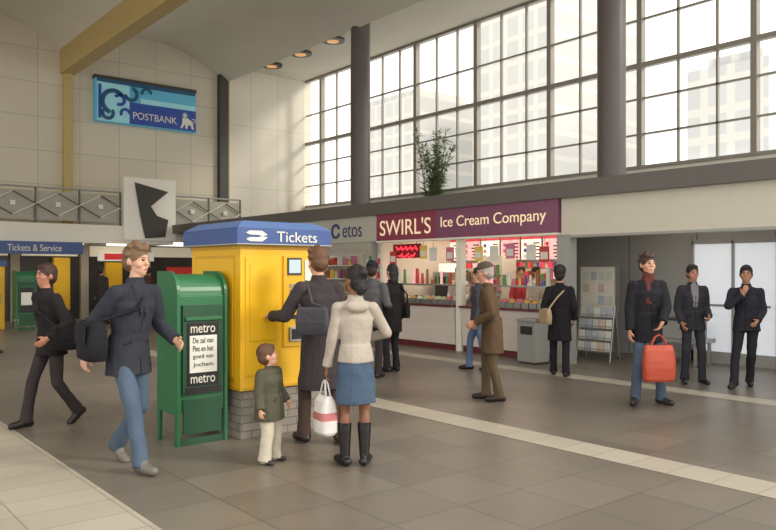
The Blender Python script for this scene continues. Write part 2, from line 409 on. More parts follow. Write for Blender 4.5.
b=MB(); b.box(11.95,12.4,10.75,11.45,0,1.9,M_white)
for k in range(4):
    for j in range(6): b.tube((11.89,10.82+j*.11,.5+k*.33),(11.89,10.82+j*.11,.5+k*.33+.22),.035,random.choice(cm),n=8)
    b.box(11.84,11.95,10.76,11.44,.47+k*.33,.5+k*.33,M_steel)
b.build('drinks_fridge')

# ------------------------------------------------------------------ ticket kiosk
X0,X1,Y0,Y1=3.37,4.29,6.29,7.34
Mbrick=tilemat('grey_brick',(0,2),(150,142,132),(136,129,121),(108,102,94),0.2,0.075,0.006,rough=.8,offset=.5,noise=.1,nscale=3)
Mbrick2=tilemat('grey_brick_side',(1,2),(150,142,132),(136,129,121),(108,102,94),0.2,0.075,0.006,rough=.8,offset=.5,noise=.1,nscale=3)
k=MB()
k.box(X0+.02,X1-.02,Y0+.02,Y1-.02,0,.46,Mbrick); k.box(X0+.015,X0+.02,Y0+.02,Y1-.02,0,.46,Mbrick2); k.box(X1-.02,X1-.015,Y0+.02,Y1-.02,0,.46,Mbrick2)
k.box(X0,X1,Y0,Y1,.46,1.84,M_yel)
Myd=mat((212,162,26),rough=.35,noise=.05)
for z in (.462,1.80): k.box(X0-.012,X1+.012,Y0-.012,Y1+.012,z,z+.03,Myd)
k.box(X0-.008,X0,Y0+.1,Y1-.1,.55,1.74,Myd); k.box(X0-.014,X0-.008,Y0+.13,Y1-.13,.58,1.71,M_yel)
k.box(X0+.05,X0+.42,Y0-.012,Y0,.6,1.72,M_yel)
k.box(X0+.46,X1-.06,Y0-.02,Y0,.85,1.74,mat((228,178,32),rough=.35,noise=.03))
k.box(X0+.50,X0+.66,Y0-.03,Y0-.02,1.55,1.72,M_dark); k.box(X0+.515,X0+.645,Y0-.034,Y0-.03,1.57,1.70,mat((180,196,205),emit=.35,noise=.1))
k.box(X0+.70,X0+.84,Y0-.03,Y0-.02,1.42,1.70,M_white)
for i in range(4):
    for j in range(4): k.box(X0+.53+j*.05,X0+.565+j*.05,Y0-.032,Y0-.02,1.28+i*.05,1.315+i*.05,M_grey)
k.box(X0+.55,X0+.70,Y0-.03,Y0-.02,1.12,1.16,M_black); k.box(X0+.52,X0+.78,Y0-.04,Y0-.02,.9,1.04,M_steel); k.box(X0+.54,X0+.76,Y0-.045,Y0-.04,.92,1.02,M_black)
k.box(X0+.09,X0+.38,Y0-.015,Y0-.012,.92,1.66,Myd); k.box(X0+.095,X0+.375,Y0-.017,Y0-.015,.925,1.655,M_yel)
ki=k.build('ticket_machine',bevel=.006)
k=MB(); o=.07
k.box(X0-o,X1+o,Y0-o,Y1+o,1.84,1.995,M_blue)
k.add([(X0-o,Y0-o,1.995),(X1+o,Y0-o,1.995),(X1+o,Y1+o,1.995),(X0-o,Y1+o,1.995),(X0+.05,Y0+.05,2.07),(X1-.05,Y0+.05,2.07),(X1-.05,Y1-.05,2.07),(X0+.05,Y1-.05,2.07)],
 [(0,1,5,4),(1,2,6,5),(2,3,7,6),(3,0,4,7),(4,5,6,7)],mat((92,120,172),rough=.35,noise=.05))
k.box(X0-o-.006,X1+o+.006,Y0-o-.006,Y1+o+.006,1.835,1.85,M_grey)
k.build('header',ki,bevel=.008)
text('Tickets','lettering',(X0+.58,Y0-o-.004,1.92),'-Y',.46,.1,M_white,ki)
k=MB()
for sgn in (1,-1):
    pts=[(X0+.06,1.92+sgn*.012),(X0+.15,1.92+sgn*.012),(X0+.19,1.92+sgn*.0),(X0+.25,1.92+sgn*.012),(X0+.19,1.92+sgn*.05),(X0+.06,1.92+sgn*.05),(X0+.02,1.92+sgn*.03)]
    k.prism(pts,1,Y0-o-.006,Y0-o-.001,M_white)
k.build('logo',ki)

# ------------------------------------------------------------------ newspaper dispenser
Mgr=mat((44,110,70),rough=.35,noise=.08,scale=3); Mgd=mat((28,74,47),rough=.4,noise=.08)
def newsbox(ax,ay,name,texts=True):
    b=MB(); W=.5; D=.46
    prof=[(0,.0),(0,1.36)]
    for i in range(9):
        a=math.radians(180-90*i/8); prof.append((.20+.20*math.cos(a),1.38+.21*math.sin(a)))
    prof+=[(D,1.59),(D,0),(D-.06,0),(D-.06,.28),(.06,.28),(.06,0)]
    pr=[(ay+p[0],p[1]) for p in prof]
    b.prism(pr,0,ax,ax+.03,Mgr); b.prism(pr,0,ax+W-.03,ax+W,Mgr)
    prof2=[(.02,.3),(.02,1.36)]
    for i in range(9):
        a=math.radians(180-90*i/8); prof2.append((.21+.18*math.cos(a),1.37+.19*math.sin(a)))
    prof2+=[(D-.02,1.56),(D-.02,.3)]
    b.prism([(ay+p[0],p[1]) for p in prof2],0,ax+.03,ax+W-.03,Mgr)
    b.box(ax+.03,ax+W-.03,ay+.01,ay+.04,.0,.06,Mgd); b.box(ax+.06,ax+W-.06,ay-.0,ay+.02,.1,.42,Mgd)
    b.box(ax+.05,ax+W-.05,ay-.012,ay+.02,.46,1.28,Mgd)
    b.box(ax+.09,ax+W-.1,ay-.02,ay-.012,.54,1.12,M_black); b.box(ax+.11,ax+W-.12,ay-.024,ay-.02,.66,1.0,mat((225,225,215),noise=.03))
    b.box(ax+.07,ax+W-.07,ay-.035,ay-.012,1.14,1.17,Mgr); b.box(ax+.07,ax+W-.07,ay-.018,ay-.012,.47,.53,M_black)
    o=b.build(name,bevel=.004)
    if texts:
        text('metro','lettering_top',(ax+W/2-.01,ay-.023,1.06),'-Y',.24,.07,M_white,o)
        text('metro','lettering_bottom',(ax+W/2-.01,ay-.023,.60),'-Y',.24,.07,M_white,o)
        for i,t in enumerate(('De zal van','Piet en het','goed van','Jochem')): text(t,'poster_line_%d'%i,(ax+W/2-.01,ay-.026,.955-i*.075),'-Y',.2,.05,M_black,o,ext=.003)
    return o
newsbox(2.80,6.41,'newspaper_dispenser'); 
newsbox(4.95,21.6,'newspaper_dispenser',False)
b=MB(); b.box(4.1,4.8,22.2,22.9,0,1.7,M_yel).box(4.06,4.84,22.16,22.94,1.7,1.85,M_blue).box(4.3,4.6,22.17,22.2,1.1,1.6,M_dark).box(4.2,4.7,22.18,22.2,.7,.95,M_steel); b.build('ticket_machine',bevel=.01)

# ------------------------------------------------------------------ litter bin, info board, rack, table
b=MB(); b.box(9.9,10.27,8.15,8.55,.03,.72,M_grey).box(9.88,10.29,8.13,8.57,.72,.76,M_steel).box(9.89,9.9,8.22,8.48,.5,.64,M_black).box(9.92,10.25,8.17,8.53,0,.03,M_dark); b.build('litter_bin',bevel=.01)
Mpap=mat((232,230,222),noise=.05,scale=12)
b=MB()
b.box(11.7,11.74,7.80,8.55,.9,1.66,Mpap).box(11.68,11.75,7.76,7.80,0,1.70,M_steel).box(11.68,11.75,8.55,8.59,0,1.70,M_steel).box(11.5,11.9,7.76,7.80,0,.03,M_steel).box(11.5,11.9,8.55,8.59,0,.03,M_steel).box(11.68,11.75,7.8,8.55,1.66,1.70,M_steel)
Mgp=[mat((212,214,208),noise=.1),mat((218,198,182),noise=.1),mat((186,196,206),noise=.1)]
for i in range(4):
    for j in range(3): b.box(11.69,11.7,7.86+i*.17,7.99+i*.17,.97+j*.22,1.13+j*.22,random.choice(Mgp+[Mpap]))
b.build('information_board')
b=MB()
for yy in (7.55,8.25):
    b.tube((11.15,yy,0),(11.3,yy,.98),.015,M_steel); b.tube((11.45,yy,0),(11.3,yy,.98),.015,M_steel)
for i in range(4):
    z=.15+i*.2; x=11.15+.03*i; b.box(x,x+.1,7.56,8.24,z,z+.015,M_steel); b.tube((x-.005,7.56,z+.06),(x-.005,8.24,z+.06),.006,M_steel,n=6)
    for j in range(5): b.box(x+.03,x+.045,7.57+j*.135,7.69+j*.135,z+.02,z+.18,random.choice(Mgp+[Mpap,Mpap]))
b.build('newspaper_rack')
b=MB(); b.box(11.6,12.2,6.2,7.1,.38,.45,M_steel)
for (x,y) in ((11.65,6.25),(12.1,6.25),(11.65,7.0),(12.1,7.0)): b.box(x,x+.05,y,y+.05,0,.38,M_steel)
b.box(11.7,12.1,6.3,6.9,.45,.75,M_grey).box(11.68,12.12,6.28,6.92,.75,.78,M_dark); b.build('display_table',bevel=.006)

# ------------------------------------------------------------------ potted tree
b=MB(); Mleaf=mat((140,154,108),rough=.6,noise=.3,scale=3); Mst=mat((110,95,70))
cx,cy=16.0,17.2
b.tube((cx,cy,3.08),(cx,cy,3.5),.28,mat((120,80,60)),r2=.34,n=20)
for st in range(14):
    ax_=cx+random.uniform(-.12,.12); ay_=cy+random.uniform(-.2,.2); tx=cx+random.uniform(-.35,.35); ty=cy+random.uniform(-.75,.75); H=random.uniform(1.4,3.0)
    b.tube((ax_,ay_,3.5),(tx,ty,3.5+H),.02,Mst,r2=.008,n=6)
    for i in range(130):
        u=random.uniform(.1,1); p=Vector((ax_+(tx-ax_)*u,ay_+(ty-ay_)*u,3.5+H*u))
        a=random.uniform(0,6.28); L=random.uniform(.2,.42)*(1.2-.6*u); d=Vector((math.cos(a),math.sin(a),random.uniform(-.4,.6))).normalized(); sd=d.cross(Vector((0,0,1))).normalized()*.035
        b.add([p,p+d*L*.5+sd,p+d*L,p+d*L*.5-sd],[(0,1,2,3)],Mleaf)
b.build('potted_tree',recalc=False)

# ------------------------------------------------------------------ PEOPLE
V=Vector
def cone_mesh(a,b,ra,rb,k,fwd,flat,cap,n=20):
    a=V(a);b=V(b); L=(b-a).length; w_=(b-a)/max(L,1e-6)
    f=V(fwd); f=(f-w_*f.dot(w_))
    if f.length<1e-3:
        f=V((1,0,0)); f=f-w_*f.dot(w_)
    f.normalize(); s=w_.cross(f)
    rings=[]
    if flat: rings=[(a,ra*.02),(a,ra),(b,rb),(b,rb*.02)]
    else:
        for i in range(5):
            t=math.pi/2*(1-i/4.0); rings.append((a-w_*ra*cap*math.sin(t),max(ra*math.cos(t),ra*.02)))
        for i in range(5):
            t=math.pi/2*(i/4.0); rings.append((b+w_*rb*cap*math.sin(t),max(rb*math.cos(t),rb*.02)))
    vs=[];fs=[]
    for c,r in rings:
        for i in range(n):
            t=2*math.pi*i/n; vs.append(c+s*r*math.cos(t)+f*k*r*math.sin(t))
    m_=len(rings)
    for j in range(m_-1):
        for i in range(n): fs.append((j*n+i,j*n+(i+1)%n,(j+1)*n+(i+1)%n,(j+1)*n+i))
    fs.append(tuple(range(n-1,-1,-1))); fs.append(tuple((m_-1)*n+i for i in range(n)))
    return vs,fs
class Cone:
    def __init__(s,a,b,ra,rb,lab,k=1,fwd=(0,1,0),flat=False,cap=None):
        s.a=V(a);s.b=V(b);s.ra=ra;s.rb=rb;s.lab=lab;s.k=k;s.fwd=V(fwd);s.flat=flat;s.cap=(1 if cap is None else cap)
    def mesh(s): return cone_mesh(s.a,s.b,s.ra,s.rb,s.k,s.fwd,s.flat,s.cap)
    def sdf(s,P):
        a=np.array(s.a);b=np.array(s.b);L=np.linalg.norm(b-a);w_=(b-a)/max(L,1e-6)
        f=np.array(s.fwd);f=f-w_*f.dot(w_)
        if np.linalg.norm(f)<1e-3: f=np.array([1.,0,0]); f=f-w_*f.dot(w_)
        f/=np.linalg.norm(f)
        q=P-a;t=np.clip(q@w_/L,0,1);v=q-np.outer(t*L,w_)
        fc=v@f; wc=v@w_; v=v+np.outer(fc*(1/s.k-1),f)+np.outer(wc*(1/max(s.cap,.2)-1),w_)
        d=(np.linalg.norm(v,axis=1)-(s.ra+(s.rb-s.ra)*t))*min(1,s.k)
        if s.flat:
            ax=q@w_; ex=np.maximum(-ax,ax-L)
            v2=q-np.outer(ax,w_); v2=v2+np.outer((v2@f)*(1/s.k-1),f)
            dr=(np.linalg.norm(v2,axis=1)-(s.ra+(s.rb-s.ra)*np.clip(ax/L,0,1)))*min(1,s.k)
            d=np.maximum(dr,ex)
        return d
class Ell:
    def __init__(s,c,r,lab,R=None): s.c=V(c);s.r=r;s.lab=lab;s.R=R or Matrix.Identity(3)
    def mesh(s):
        n=20;vs=[];fs=[];h=12
        for j in range(h+1):
            ph=math.pi*j/h; sp=max(math.sin(ph),.01)
            for i in range(n):
                t=2*math.pi*i/n; vs.append(s.c+s.R@V((s.r[0]*sp*math.cos(t),s.r[1]*sp*math.sin(t),s.r[2]*math.cos(ph))))
        for j in range(h):
            for i in range(n): fs.append((j*n+i,(j+1)*n+i,(j+1)*n+(i+1)%n,j*n+(i+1)%n))
        fs.append(tuple(range(n))); fs.append(tuple(h*n+i for i in range(n-1,-1,-1)))
        return vs,fs
    def sdf(s,P):
        q=(P-np.array(s.c))@np.array(s.R); r=np.array(s.r)
        return (np.linalg.norm(q/r,axis=1)-1)*min(s.r)
def ik(a,c,l1,l2,pole):
    a=V(a);c=V(c);d=(c-a).length
    if d>(l1+l2)*.995: c=a+(c-a).normalized()*(l1+l2)*.995; d=(c-a).length
    u=(c-a).normalized(); x=(l1*l1-l2*l2+d*d)/(2*d); h=math.sqrt(max(l1*l1-x*x,0))
    p=V(pole); p=(p-u*p.dot(u)).normalized()
    return a+u*x+p*h, c
def mesh_from(prims,S):
    vs=[];fs=[]
    for p in prims:
        v,f=p.mesh(); o=len(vs); vs+=[tuple(x*S) for x in v]; fs+=[tuple(o+i for i in g) for g in f]
    return vs,fs

def person(name,X,Y,phi,H,c,voxel=0.009):
    g=c.get
    hs=g('hs',1.0); wf=g('wf',1.0); th=g('th',.012); lean=g('lean',0.0)
    rf=g('rf',(.10,0,0)); lf=g('lf',(-.10,0,0))
    hz=.92
    for q in (rf,lf):
        dd=math.hypot(q[0]-math.copysign(.09,q[0]) if abs(q[0])>.09 else 0,q[1]); hz=min(hz,.09+q[2]+math.sqrt(max(.832**2-dd**2,.3)))
    dz=hz-.92
    hs_=hs*1.04
    top=1.545+.232*hs_
    S=H/top
    prims=[];paint=[]
    A=prims.append
    sl=g('slouch',0.0)
    W=V((0,.25*lean,1.08+dz)); C=V((0,.7*lean,1.31+dz)); SH=V((0,lean,1.425+dz)); NK=V((0,lean-.005,1.475+dz)); HB=V((0,lean+.02+sl,1.555+dz))
    A(Cone((0,0,.90+dz),(0,0,1.0+dz),.155*wf+.003,.15*wf,'bot',k=.72,cap=.4))
    A(Cone((0,0,.97+dz),W,.150*wf+th*.8,.136*wf+th,'top',k=.74,cap=.4))
    A(Cone(W,C,.136*wf+th,.160*wf+th,'top',k=.70,cap=.4))
    A(Cone(C,SH,.160*wf+th,.125*wf+th,'top',k=.60,cap=.28))
    if g('bust'): 
        for sx in (-1,1): A(Ell((sx*.065,.7*lean+.085,1.29+dz),(.065,.055,.065),'top'))
    hem=g('hem',.86)+dz
    hr_=g('hr',.158*wf+th+.012)
    A(Cone((0,g('hemy',0),hem),(0,0,1.08+dz),hr_,.140*wf+th+.004,'top',k=g('hk',.76),flat=True))
    A(Cone(NK-V((0,0,.03)),HB,.058*(.9+.1*wf),.052,'skin'))
    A(Cone(NK-V((0,0,.04)),NK+V((0,.0,g('collar',.04))),.088,.068,g('collarlab','top'),flat=True))
    for side in (1,-1):
        sh=V((side*(.163*wf+.008),lean-.005,1.400+dz))
        A(Cone(NK+V((side*.05,-.005,-.035)),sh,.042,.048+th*.6,'top'))
        tgt=g('rh' if side==1 else 'lh',(side*.23,.03,.83)); tgt=V(tgt)+V((0,0,dz)); 
        pole=g('rp' if side==1 else 'lp',(side*.35,-1,-.2))
        el,wr=ik(sh,tgt,.285,.25,pole)
        A(Cone(sh,el,.053+th*.7,.042+th*.7,'top')); A(Cone(el,wr-(wr-el).normalized()*.03,.042+th*.7,.034+th*.7,'top',cap=.4)); A(Cone(wr-(wr-el).normalized()*.06,wr-(wr-el).normalized()*.005,.036+th*.7,.038+th*.7,'top',flat=True))
        h=(wr-el).normalized(); hd=g('rd' if side==1 else 'ld')
        if hd: h=V(hd).normalized()
        nn=g('rn' if side==1 else 'ln',(-side,0,0)); nn=V(nn); nn=(nn-h*nn.dot(h)).normalized()
        td=h.cross(nn); 
        if td.dot(V((0,1,.8)))<0: td=-td
        A(Cone(wr-h*.02,wr+h*.02,.027,.028,'skin',k=.75,fwd=nn))
        A(Cone(wr+h*.025,wr+h*.075,.033,.039,'skin',k=.42,fwd=nn,cap=.4))
        cu=g('curl',.5)
        for i,L in enumerate((.068,.078,.072,.055)):
            bs=wr+h*.08+td*(.030-.0195*i); a1=cu*.7; d1=h*math.cos(a1)+nn*math.sin(a1)+td*(.06-.04*i); a2=cu*2.0; d2=h*math.cos(a2)+nn*math.sin(a2)
            m1=bs+d1*L*.52; A(Cone(bs-d1*.02,m1,.0098,.009,'skin')); A(Cone(m1,m1+d2*L*.48,.009,.008,'skin'))
        tb=wr+h*.028+td*.028; d1=(h*.65+td*.75+nn*.25).normalized(); m1=tb+d1*.04; d2=(h*.85+td*.3+nn*.4).normalized()
        A(Cone(tb,m1,.0125,.011,'skin')); A(Cone(m1,m1+d2*.03,.011,.009,'skin'))
    for side,q in ((1,rf),(-1,lf)):
        hp=V((side*.085,0,.92+dz)); an=V((q[0],q[1],.09+q[2]))
        kn,an=ik(hp,an,.42,.415,(side*.12,1,0))
        bt=g('bt','trousers'); ta=q[3] if len(q)>3 else side*8; tilt=q[4] if len(q)>4 else 0
        fd=V((math.sin(math.radians(ta))*math.cos(math.radians(tilt)),math.cos(math.radians(ta))*math.cos(math.radians(tilt)),-math.sin(math.radians(tilt))))
        dn=-(V((0,0,1))-fd*fd.z).normalized()
        lw=g('lw',1.0)
        if bt=='trousers':
            A(Cone(hp,kn,.086*lw,.066*lw,'bot')); A(Cone(kn,an,.066*lw,.056*lw,'bot')); A(Cone(an+(kn-an).normalized()*.14,an+dn*.035,.058*lw,.068*lw,'bot',flat=True))
        elif bt=='skirt':
            A(Cone(hp+(kn-hp)*.5,kn,.066,.050,'skin')); A(Cone(kn,an,.048,.036,'skin')); A(Ell(kn-(kn-an)*.25-V((0,.02,0)),(.048,.05,.09),'skin'))
            bz=an+(kn-an)*g('boot',.78)
            A(Cone(an+(kn-an)*.5,bz,.060,.064,'shoe',flat=True)); A(Cone(an,an+(kn-an)*.55,.044,.060,'shoe'))
        toe=an+fd*.155+dn*.052; heel=an-fd*.045+dn*.045
        A(Cone(heel,an+fd*.06+dn*.045,.040,.040,'shoe')); A(Cone(an+fd*.06+dn*.045,toe,.044,.036,'shoe')); A(Cone(an,an+fd*.07+dn*.035,.044,.036,'shoe'))
    if g('bt')=='skirt':
        A(Cone((0,.0,g('skz',.56)+dz),(0,0,.84+dz),g('skr',.19),.168*wf/.9,'bot',k=.78,flat=True)); A(Cone((0,0,.835+dz),(0,0,1.0+dz),.168*wf/.9,.15*wf,'bot',k=.78,flat=True))
    yaw=math.radians(g('yaw',0)); pit=math.radians(g('pitch',0))
    Rm=Matrix.Rotation(-yaw,3,'Z')@Matrix.Rotation(-pit,3,'X')
    O=V((HB.x,HB.y-.02,1.545+dz-g('hdrop',0.008)))
    def hp_(x,y,z): return O+Rm@(V((x,y,z-1.55))*hs_)
    def he(c_,r_,lab): return Ell(hp_(*c_),tuple(q*hs_ for q in r_),lab,Rm)
    A(he((0,.0,1.675),(.074,.094,.103),'skin')); A(he((0,.030,1.603),(.056,.062,.062),'skin')); A(he((0,.064,1.572),(.026,.024,.022),'skin'))
    A(Cone(hp_(0,.088,1.675),hp_(0,.102,1.645),.008*hs_,.013*hs_,'skin'))
    A(Cone(hp_(-.03,.077,1.69),hp_(.03,.077,1.69),.012*hs_,.012*hs_,'skin'))
    A(he((0,.082,1.604),(.024,.013,.010),'skin'))
    for sx in (-1,1):
        A(he((sx*.077,-.005,1.65),(.012,.020,.032),'skin')); A(he((sx*.036,.056,1.635),(.028,.03,.03),'skin'))
        paint.append(he((sx*.031,.090,1.671),(.014,.012,.007),'eye')); paint.append(he((sx*.032,.092,1.690),(.021,.016,.0055),'hair'))
    paint.append(he((0,.095,1.601),(.023,.014,.006),'lip'))
    hr=g('hair','short')
    if hr!='bald': A(he((0,-.018,1.698),(.084,.102,.099),'hair')); A(he((0,-.042,1.645),(.079,.072,.078),'hair'))
    if hr in('short','wavy'): A(he((0,.035,1.752),(.064,.052,.030),'hair'))
    if hr=='wavy':
        for q in ((.04,.03,1.77),(-.03,.04,1.775),(0,-.02,1.79),(.06,-.02,1.76),(-.06,-.01,1.76),(.075,-.03,1.70),(-.075,-.03,1.70)): A(he(q,(.032,.034,.026),'hair'))
    if hr=='long': A(he((0,-.055,1.62),(.085,.06,.11),'hair')); A(he((0,-.065,1.54),(.075,.045,.09),'hair'))
    if hr=='bun':
        A(he((0,-.10,1.725),(.045,.040,.045),'hair')); A(he((0,-.075,1.60),(.062,.045,.07),'hair')); A(he((0,.03,1.75),(.066,.055,.03),'hair'))
    if hr=='puff': A(he((0,-.02,1.73),(.10,.11,.095),'hair'))
    if hr=='cap':
        A(he((0,-.01,1.73),(.088,.106,.07),'hat')); A(Cone(hp_(-.035,.08,1.725),hp_(.035,.08,1.725),.05,.05,'hat',k=.18,fwd=(0,0,1),cap=1))
    if hr=='beanie': A(he((0,-.012,1.72),(.088,.108,.088),'hat'))
    if g('scarf'): A(Cone(NK+V((0,.01,-.01)),NK+V((0,.015,.045)),.084,.074,'scarf')); A(Cone(NK+V((.03,.08,0)),V((.03,lean*.6+.125,1.2+dz)),.03,.03,'scarf',k=.5,cap=.5))
    if g('hood'): A(Ell((0,lean-.085,1.42+dz),(.105,.05,.06),'top'))
    yf=.7*lean+(.160*wf+th)*.70
    if g('placket',True):
        paint.append(Cone((0,yf+.02,hem+.0),(0,yf+.02,1.30+dz),.0055,.0055,'seam',k=12,fwd=(0,1,0)))
        paint.append(Cone((0,-.2,hem+.0),(0,-.2,hem+.2),.005,.005,'seam',k=12,fwd=(0,1,0)))
        for sx in (-1,1):
            paint.append(Cone((sx*.075,.16,1.02+dz),(sx*.135,.14,1.0+dz),.007,.007,'seam',k=8,fwd=(0,1,0)))
            A(Cone(V((sx*.02,yf-.0+.006,1.22+dz)),V((sx*.062,lean+.072,1.455+dz)),.012,.026,'top',k=.45,cap=.6))
    if g('lapel'):
        paint.append(Cone((0,.12,1.18+dz),(0,lean+.1,1.47+dz),.003,.030,'shirt',cap=1))
    bags=[]
    bag=g('bag')
    if bag:
        bx,by,bz,w2,h2,d2,fx=bag
        bz=bz+dz
        hv=V((bx,by,0)); hn=hv.normalized() if hv.length>0 else V((0,-1,0)); sd=V((-hn.y,hn.x,0))
        bags.append(('box',V((bx,by,bz)),hn,sd,w2,h2,d2))
        p0=V((fx,lean-.0,1.475+dz)); 
        for fr in (1,-1):
            e=V((bx,by,bz+h2))+sd*(w2*.75*fr)
            sgn=1 if (sd*fr).y>0 else -1
            mid=V(((fx+bx)/2, lean*.6+sgn*(.155*.7*wf+th+.035),1.28+dz)); 
            if abs(hn.y)>.8: mid=V((fx*.9,lean*.6+ (.15 if fr==1 else -.15),1.30+dz))
            for p,q in ((e,mid),(mid,p0)): bags.append(('tube',p,q))
    vs,fs=mesh_from(prims,S)
    me=bpy.data.meshes.new(name); me.from_pydata(vs,[],fs); me.update()
    ob=bpy.data.objects.new(name,me); scene.collection.objects.link(ob)
    md=ob.modifiers.new('r','REMESH'); md.mode='VOXEL'; md.voxel_size=voxel
    md=ob.modifiers.new('s','SMOOTH'); md.factor=.5; md.iterations=3
    dg=bpy.context.evaluated_depsgraph_get(); dg.update()
    m2=bpy.data.meshes.new_from_object(ob.evaluated_get(dg)); ob.modifiers.clear(); ob.data=m2; bpy.data.meshes.remove(me); m2.name=name
    n=len(m2.vertices); co=np.zeros(n*3); m2.vertices.foreach_get('co',co); co=co.reshape(-1,3)
    n=len(m2.polygons); ce=np.zeros(n*3); m2.polygons.foreach_get('center',ce); ce=ce.reshape(-1,3)/S
    best=np.full(n,1e9); lab=np.zeros(n,int); labs=[]
    def li(l):
        if l not in labs: labs.append(l)
        return labs.index(l)
    for p in prims:
        d=p.sdf(ce)+(.004 if p.lab=='skin' else 0)
        k_=d<best; best[k_]=d[k_]; lab[k_]=li(p.lab)
    ti=li('top')
    for p in paint:
        d=p.sdf(ce)
        if p.lab=='shirt': sel=(d<.03)&(lab==ti)
        elif p.lab=='seam': sel=(d<.0)&(lab==ti)
        else: sel=d<.0005
        lab[sel]=li(p.lab)
    P0=co/S
    nv=len(m2.vertices); isc=np.zeros(nv)
    vi=np.zeros(len(m2.loops),dtype=np.int64); m2.loops.foreach_get('vertex_index',vi)
    ls=np.zeros(n,dtype=np.int64); m2.polygons.foreach_get('loop_total',ls)
    cl=np.array([1.0 if l in('top','bot','scarf') else 0.0 for l in labs])
    isc[vi]=np.repeat(cl[lab],ls)
    nr=np.zeros(nv*3); m2.vertices.foreach_get('normal',nr); nr=nr.reshape(-1,3)
    rs=np.random.RandomState(int(abs(X*100+Y*10))%1000); fold=np.zeros(nv)
    for j in range(9):
        d_=rs.normal(size=3); d_[2]*=.55; d_/=np.linalg.norm(d_); fr_=rs.uniform(18,55)
        wv=P0@d_*fr_+rs.uniform(0,6)+1.5*np.sin(P0@rs.normal(size=3)*9)
        fold+=(1-2*np.abs(np.sin(wv*.5)))*rs.uniform(.5,1)*20/fr_
    co=co+nr*(fold*isc*.0030*S)[:,None]
    topc=g('top',(40,40,45))
    cols={'skin':g('skin',(205,155,125)),'top':topc,'bot':g('bot',(50,50,60)),'shoe':g('shoe',(28,24,24)),'hair':g('haircol',(45,32,25)),'seam':tuple(int(q*.55) for q in topc),
          'hat':g('hat',(40,40,45)),'scarf':g('scarf',(120,40,40)) if g('scarf') else (120,40,40),'eye':(35,25,22),'lip':(165,95,85),'shirt':g('shirt',(120,50,50))}
    for l in labs:
        if l=='skin': m2.materials.append(mat(cols[l],rough=.55,noise=.06,scale=8))
        elif l in('eye','lip'): m2.materials.append(mat(cols[l],rough=.4,noise=.05))
        elif l=='hair': m2.materials.append(mat(cols[l],rough=.6,noise=.25,scale=30,bump=.5,bscale=60))
        elif l=='shoe': m2.materials.append(mat(cols[l],rough=.4,noise=.1))
        else: m2.materials.append(fabric(cols[l]))
    m2.polygons.foreach_set('material_index',lab.astype(np.int32)); m2.polygons.foreach_set('use_smooth',np.ones(n,bool))
    co[:,2]=np.maximum(co[:,2],0.0); m2.vertices.foreach_set('co',co.ravel()); m2.update()
    rz=-math.radians(39.36+phi)
    ob.location=(X,Y,g('z0',0.0)+.002); ob.rotation_euler=(0,0,rz)
    if bags:
        bm_=MB(); mt=fabric(g('bagcol',(38,36,36)))
        for it in bags:
            if it[0]=='box':
                _,c_,hn,sd,w2,h2,d2=it; c_=c_*S
                M=Matrix(((sd.x,hn.x,0,c_.x),(sd.y,hn.y,0,c_.y),(0,0,1,c_.z),(0,0,0,1)))
                a,h_,d_=w2*S,h2*S,d2*S
                vs=[];rows=[(-h_,.85,.8),(-h_*.9,.95,1),(0,1,1.08),(h_*.8,.92,.8),(h_,.85,.5)]
                sec=[]
                for i in range(16):
                    t=2*math.pi*i/16; cx_=math.copysign(abs(math.cos(t))**.45,math.cos(t)); cy_=math.copysign(abs(math.sin(t))**.45,math.sin(t)); sec.append((cx_,cy_))
                for z_,sx_,sy_ in rows:
                    for q in sec: vs.append(M@V((q[0]*a*sx_,q[1]*d_*sy_,z_)))
                fs=[(j*16+i,j*16+(i+1)%16,(j+1)*16+(i+1)%16,(j+1)*16+i) for j in range(4) for i in range(16)]
                bm_.add(vs,fs,mt,True); bm_.add(vs,[tuple(range(16)),tuple(64+i for i in range(16))],mt)
                vv=[M@V(q) for q in ((-a*.8,d_*1.05,h_*.8),(a*.8,d_*1.05,h_*.8),(a*.75,d_*1.14,-h_*.15),(-a*.75,d_*1.14,-h_*.15))]
                bm_.add(vv,[(0,1,2,3)],mt)
            else: bm_.tube(it[1]*S,it[2]*S,.013,mt,n=8)
        bo=bm_.build(g('bagname','shoulder_bag')); bo.location=ob.location; bo.rotation_euler=ob.rotation_euler
    return ob,S,dz

def carrier_bag(X,Y,z,wd,ht,rgb,phi,rgb2=None,name='shopping_bag'):
    b=MB(); mt=mat(rgb,rough=.4,noise=.12,scale=9,bump=.5,bscale=9); m2=mat(rgb2,rough=.4) if rgb2 else mt
    rows=[(-ht,.85,.055),(-ht*.93,.95,.075),(-ht*.62,1,.08),(-ht*.42,.98,.075),(-ht*.15,.92,.06),(0,.85,.025)]
    vs=[];n=20
    for z_,a,d in rows:
        for i in range(n):
            t=2*math.pi*i/n; cx_=math.copysign(abs(math.cos(t))**.4,math.cos(t)); cy_=math.copysign(abs(math.sin(t))**.6,math.sin(t))
            wob=1+.05*math.sin(5*t+z_*30); vs.append((cx_*wd/2*a,cy_*d*wob,z_))
    for j in range(5):
        b.add(vs,[(j*n+i,j*n+(i+1)%n,(j+1)*n+(i+1)%n,(j+1)*n+i) for i in range(n)],m2 if (rgb2 and j==2) else mt,True)
    b.add(vs,[tuple(range(n))],mt)
    for sy in (-.02,.02):
        pts=[V((-wd*.25,sy,-.01)),V((-wd*.12,sy*.6,.09)),V((0,sy*.3,.12)),V((wd*.12,sy*.6,.09)),V((wd*.25,sy,-.01))]
        for p,q in zip(pts,pts[1:]): b.tube(p,q,.008,mt,n=6)
    o=b.build(name); o.location=(X,Y,z); o.rotation_euler=(0,0,-math.radians(39.36+phi)); return o

